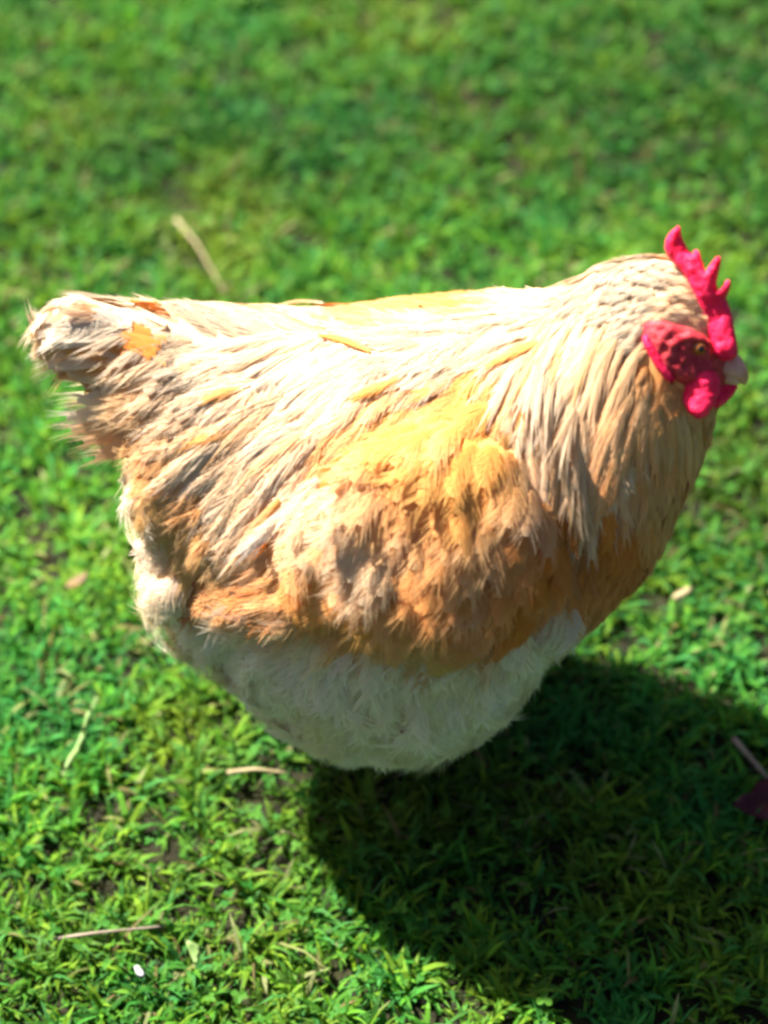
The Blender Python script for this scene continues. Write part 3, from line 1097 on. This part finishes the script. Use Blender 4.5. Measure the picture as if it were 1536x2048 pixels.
FACE = [(1286, 652), (1300, 640), (1325, 638), (1352, 648), (1382, 655), (1408, 672), (1428, 690), (1446, 705), (1456, 735), (1452, 765), (1425, 778), (1395, 775), (1365, 768), (1340, 756), (1318, 738), (1302, 712), (1290, 684)]
FARSHIFT = Vector((0.008, 0.003, -0.014))
def mk_surface_pos(off, far):
    def f(x, y):
        p, n = hit(x, y)
        p = p + n * off
        if far:
            return mirror(p) + FARSHIFT, Vector((n.x, -n.y, n.z))
        return p, n
    return f
LOBE = [(1287, 672), (1296, 668), (1308, 684), (1320, 705), (1334, 730), (1346, 752), (1342, 766), (1328, 756), (1312, 735), (1298, 708), (1289, 690)]
LID = [(1352, 668), (1372, 660), (1395, 664), (1412, 678), (1418, 694), (1408, 692), (1392, 684), (1372, 682), (1356, 684)]
for far in (False, True):
    inflate('face', FACE, mk_surface_pos(0.0015, far), 0.009, M_FACE, hen, step=7, rim=22, wob=0.9)
    inflate('earlobe', LOBE, mk_surface_pos(0.0045, far), 0.008, M_COMB, hen, step=6, rim=10)
    inflate('eyelid', LID, mk_surface_pos(0.0055, far), 0.005, M_FACE, hen, step=5, rim=8)
    p, n = hit(1391, 691)
    c = p + n * 0.0048
    if far:
        c = mirror(c) + FARSHIFT
        n = Vector((n.x, -n.y, n.z))
    bm = bmesh.new()
    bmesh.ops.create_uvsphere(bm, u_segments=20, v_segments=14, radius=0.0042)
    bmesh.ops.translate(bm, verts=bm.verts, vec=c)
    em = bpy.data.meshes.new('eye')
    bm.to_mesh(em)
    bm.free()
    for pl in em.polygons:
        pl.use_smooth = True
    eye = link('eye', em, M_EYE, hen)
    bm = bmesh.new()
    bmesh.ops.create_uvsphere(bm, u_segments=16, v_segments=12, radius=0.0024)
    bmesh.ops.translate(bm, verts=bm.verts, vec=c + n * 0.0024)
    em = bpy.data.meshes.new('pupil')
    bm.to_mesh(em)
    bm.free()
    for pl in em.polygons:
        pl.use_smooth = True
    link('pupil', em, M_PUPIL, eye)

fp, _ = hit(1415, 760)
qf = depth_q(fp)
WAT1 = [(1392, 736), (1376, 754), (1366, 782), (1366, 806), (1376, 826), (1396, 839), (1414, 833), (1428, 812), (1438, 786), (1440, 760), (1432, 742), (1412, 732)]
def wat1(x, y):
    b = math.cos((x - 1404) / 30 * 1.4)
    return at(x, y, qf + 0.004 + 0.005 * b), (-VIEW + Vector(((x - 1404) / 60, 0, 0))).normalized()
inflate('wattle', WAT1, wat1, 0.009, M_COMB, hen, step=6, rim=12, wob=0.4)
WAT2 = [(1428, 742), (1444, 746), (1464, 756), (1476, 774), (1466, 792), (1450, 808), (1434, 818), (1420, 812), (1416, 780)]
def wat2(x, y):
    return at(x, y, qf - 0.010), (-VIEW + Vector((0.3, 0, 0))).normalized()
inflate('wattle', WAT2, wat2, 0.008, M_COMB, hen, step=6, rim=12, wob=0.4)

def tube(path, radii, nseg=12, squash=1.0, axis=None):
    """lofted tube along points; closed ends"""
    V, F = [], []
    prev = None
    for i, p in enumerate(path):
        a = path[max(i - 1, 0)]
        b = path[min(i + 1, len(path) - 1)]
        d = (b - a).normalized()
        ref = axis or (Vector((0, 0, 1)) if abs(d.z) < 0.9 else Vector((1, 0, 0)))
        u_ = d.cross(ref).normalized()
        w_ = u_.cross(d).normalized()
        for k in range(nseg):
            an = 2 * math.pi * k / nseg
            V.append(p + u_ * (math.cos(an) * radii[i]) + w_ * (math.sin(an) * radii[i] * squash))
    for i in range(len(path) - 1):
        for k in range(nseg):
            k2 = (k + 1) % nseg
            a, b, c, d = i * nseg + k, i * nseg + k2, (i + 1) * nseg + k2, (i + 1) * nseg + k
            F.append((a, b, c, d))
    F.append(tuple(range(nseg - 1, -1, -1)))
    F.append(tuple((len(path) - 1) * nseg + k for k in range(nseg)))
    return V, F

def mesh_of(name, VF, smooth=True):
    V, F = VF
    me = bpy.data.meshes.new(name)
    me.from_pydata([v[:] for v in V], [], F)
    bm = bmesh.new()
    bm.from_mesh(me)
    bmesh.ops.recalc_face_normals(bm, faces=bm.faces)
    bm.to_mesh(me)
    bm.free()
    for p in me.polygons:
        p.use_smooth = smooth
    return me

bp, _ = hit(1440, 735)
qk = depth_q(bp)
beak = link('beak', mesh_of('beak', tube([at(1424, 718, qk - .012), at(1440, 722, qk - .002), at(1456, 729, qk), at(1470, 737, qk), at(1481, 748, qk - .001), at(1488, 760, qk - .002), at(1490, 769, qk - .003)],
                                          [.0085, .0088, .0082, .0068, .0050, .0030, .0008], 16)), M_BEAK, hen)
link('lower_bill', mesh_of('lower_bill', tube([at(1424, 738, qk - .010), at(1445, 746, qk - .003), at(1462, 752, qk - .002), at(1475, 760, qk - .003), at(1482, 764, qk - .004)],
                                               [.0062, .0062, .0052, .0034, .0010], 14)), M_BEAK, beak)

# legs and feet under the belly
for sgn in (-1, 1):
    fx, fy = 0.005, sgn * 0.040 + 0.034
    leg = link('leg', mesh_of('leg', tube([Vector((fx - .02, fy, .105)), Vector((fx - .012, fy, .075)), Vector((fx - .004, fy, .040)), Vector((fx, fy, .010))],
                                          [.012, .0085, .0065, .007], 12)), M_LEG, hen)
    for ang, ln in ((0.0, .055), (0.55, .046), (-0.55, .046), (math.pi + 0.25, .024)):
        dx, dy = math.cos(ang), math.sin(ang)
        link('toe', mesh_of('toe', tube([Vector((fx, fy, .010)), Vector((fx + dx * ln * .4, fy + dy * ln * .4, .0085)), Vector((fx + dx * ln * .8, fy + dy * ln * .8, .005)), Vector((fx + dx * ln, fy + dy * ln, .003))],
                                        [.0065, .0055, .0042, .0012], 10)), M_LEG, leg)

# ------------------------------------------------------------------ small things lying in the lawn
M_STRAW = material('dry_straw', rough=0.7, noise=(90, (0.22, 0.17, 0.08), (0.36, 0.29, 0.15)))
M_STALK = material('grey_stalk', rough=0.8, noise=(90, (0.15, 0.11, 0.08), (0.26, 0.20, 0.15)))
def stalk(name, pts, rad, mat, label, cat, z=0.024, group=None):
    path = []
    n = 14
    P = [on_ground(px, py, zz) for px, py, zz in pts]
    for i in range(n):
        t = i / (n - 1) * (len(P) - 1)
        k = min(int(t), len(P) - 2)
        path.append(P[k].lerp(P[k + 1], t - k))
    base = path[0].copy()
    me = mesh_of(name, tube([p - base for p in path], [rad * (1 - 0.55 * i / n) for i in range(n)], 8))
    o = link(name, me, mat)
    o.location = base
    return tag(o, label, cat, group)

stalk('straw_stalk', [(352, 438, .026), (395, 490, .023), (452, 590, .017)], .0016, M_STRAW, 'pale tan straw slanting through the grass above the tail', 'straw')
stalk('straw_stalk', [(95, 1880, .018), (190, 1866, .022), (330, 1852, .017)], .0013, M_STALK, 'thin greyish straw lying level at the lower left', 'straw')
stalk('straw_stalk', [(455, 1545, .017), (510, 1538, .021), (575, 1546, .017)], .0017, M_STRAW, 'short yellow straw just left of the shadow under the hen', 'straw')
stalk('twig', [(1468, 1478, .022), (1505, 1520, .026), (1560, 1585, .024)], .0022, M_STALK, 'pale twig at the right edge inside the dark shadow', 'twig')

M_BLADE = material('pale_blade', rough=0.5, color=(0.22, 0.34, 0.10), translucent=0.35)
M_REDLEAF = material('red_leaf', rough=0.55, noise=(80, (0.05, 0.006, 0.010), (0.09, 0.010, 0.015)), translucent=0.2)
M_BRNLEAF = material('brown_leaf', rough=0.7, noise=(80, (0.08, 0.045, 0.02), (0.20, 0.13, 0.04)))
M_PETAL = material('white_petal', rough=0.6, color=(0.42, 0.41, 0.42), translucent=0.2)
def flat_leaf(name, outline, z, tilt, mat, label, cat, thick=0.0006, group=None):
    cx = sum(p[0] for p in outline) / len(outline)
    cy = sum(p[1] for p in outline) / len(outline)
    c = on_ground(cx, cy, z)
    n = Vector((tilt[0], tilt[1], 1)).normalized()
    def pos(x, y):
        d = ray(x, y)
        p = CAMPOS + d * ((c - CAMPOS).dot(n) / d.dot(n))
        r_ = ((x - cx) ** 2 + (y - cy) ** 2) / 900
        return p - c + n * 0.003 * min(r_, 2.0), n
    o = inflate(name, outline, pos, thick, mat, None, step=7, rim=8)
    o.location = c
    return tag(o, label, cat, group)
flat_leaf('fallen_leaf', [(1462, 1618), (1482, 1596), (1500, 1590), (1512, 1570), (1545, 1560), (1580, 1566), (1600, 1600), (1575, 1632), (1540, 1650), (1512, 1640), (1488, 1632)], .020, (-.1, -.3), M_REDLEAF,
          'dark red leaf in shadow at the right edge', 'leaf')
flat_leaf('fallen_leaf', [(128, 1180), (140, 1160), (158, 1150), (182, 1144), (172, 1162), (152, 1178)], .026, (-.1, -.2), M_BRNLEAF,
          'small yellow brown leaf in a dark gap left of the hen', 'leaf')
flat_leaf('broad_blade', [(368, 1878), (384, 1884), (402, 1892), (400, 1912), (394, 1932), (386, 1926), (378, 1904)], .028, (.1, -.5), M_BLADE,
          'small pale green triangular leaf near the lower left', 'leaf')
flat_leaf('petal', [(268, 1934), (276, 1930), (286, 1940), (290, 1950), (282, 1956), (272, 1948)], .024, (0, -.3), M_PETAL,
          'tiny white petal in the grass at the lower left', 'petal')
flat_leaf('fallen_leaf', [(1338, 1200), (1352, 1186), (1370, 1176), (1392, 1172), (1380, 1188), (1356, 1200)], .022, (0, -.3), M_STRAW,
          'pale straw coloured leaf right of the breast', 'leaf')
flat_leaf('broad_blade', [(192, 1400), (200, 1402), (178, 1450), (150, 1530), (128, 1562), (124, 1556), (148, 1500), (172, 1440)], .032, (0, -.2), M_BLADE,
          'long pale grass blade slanting left of the belly', 'grass blade')
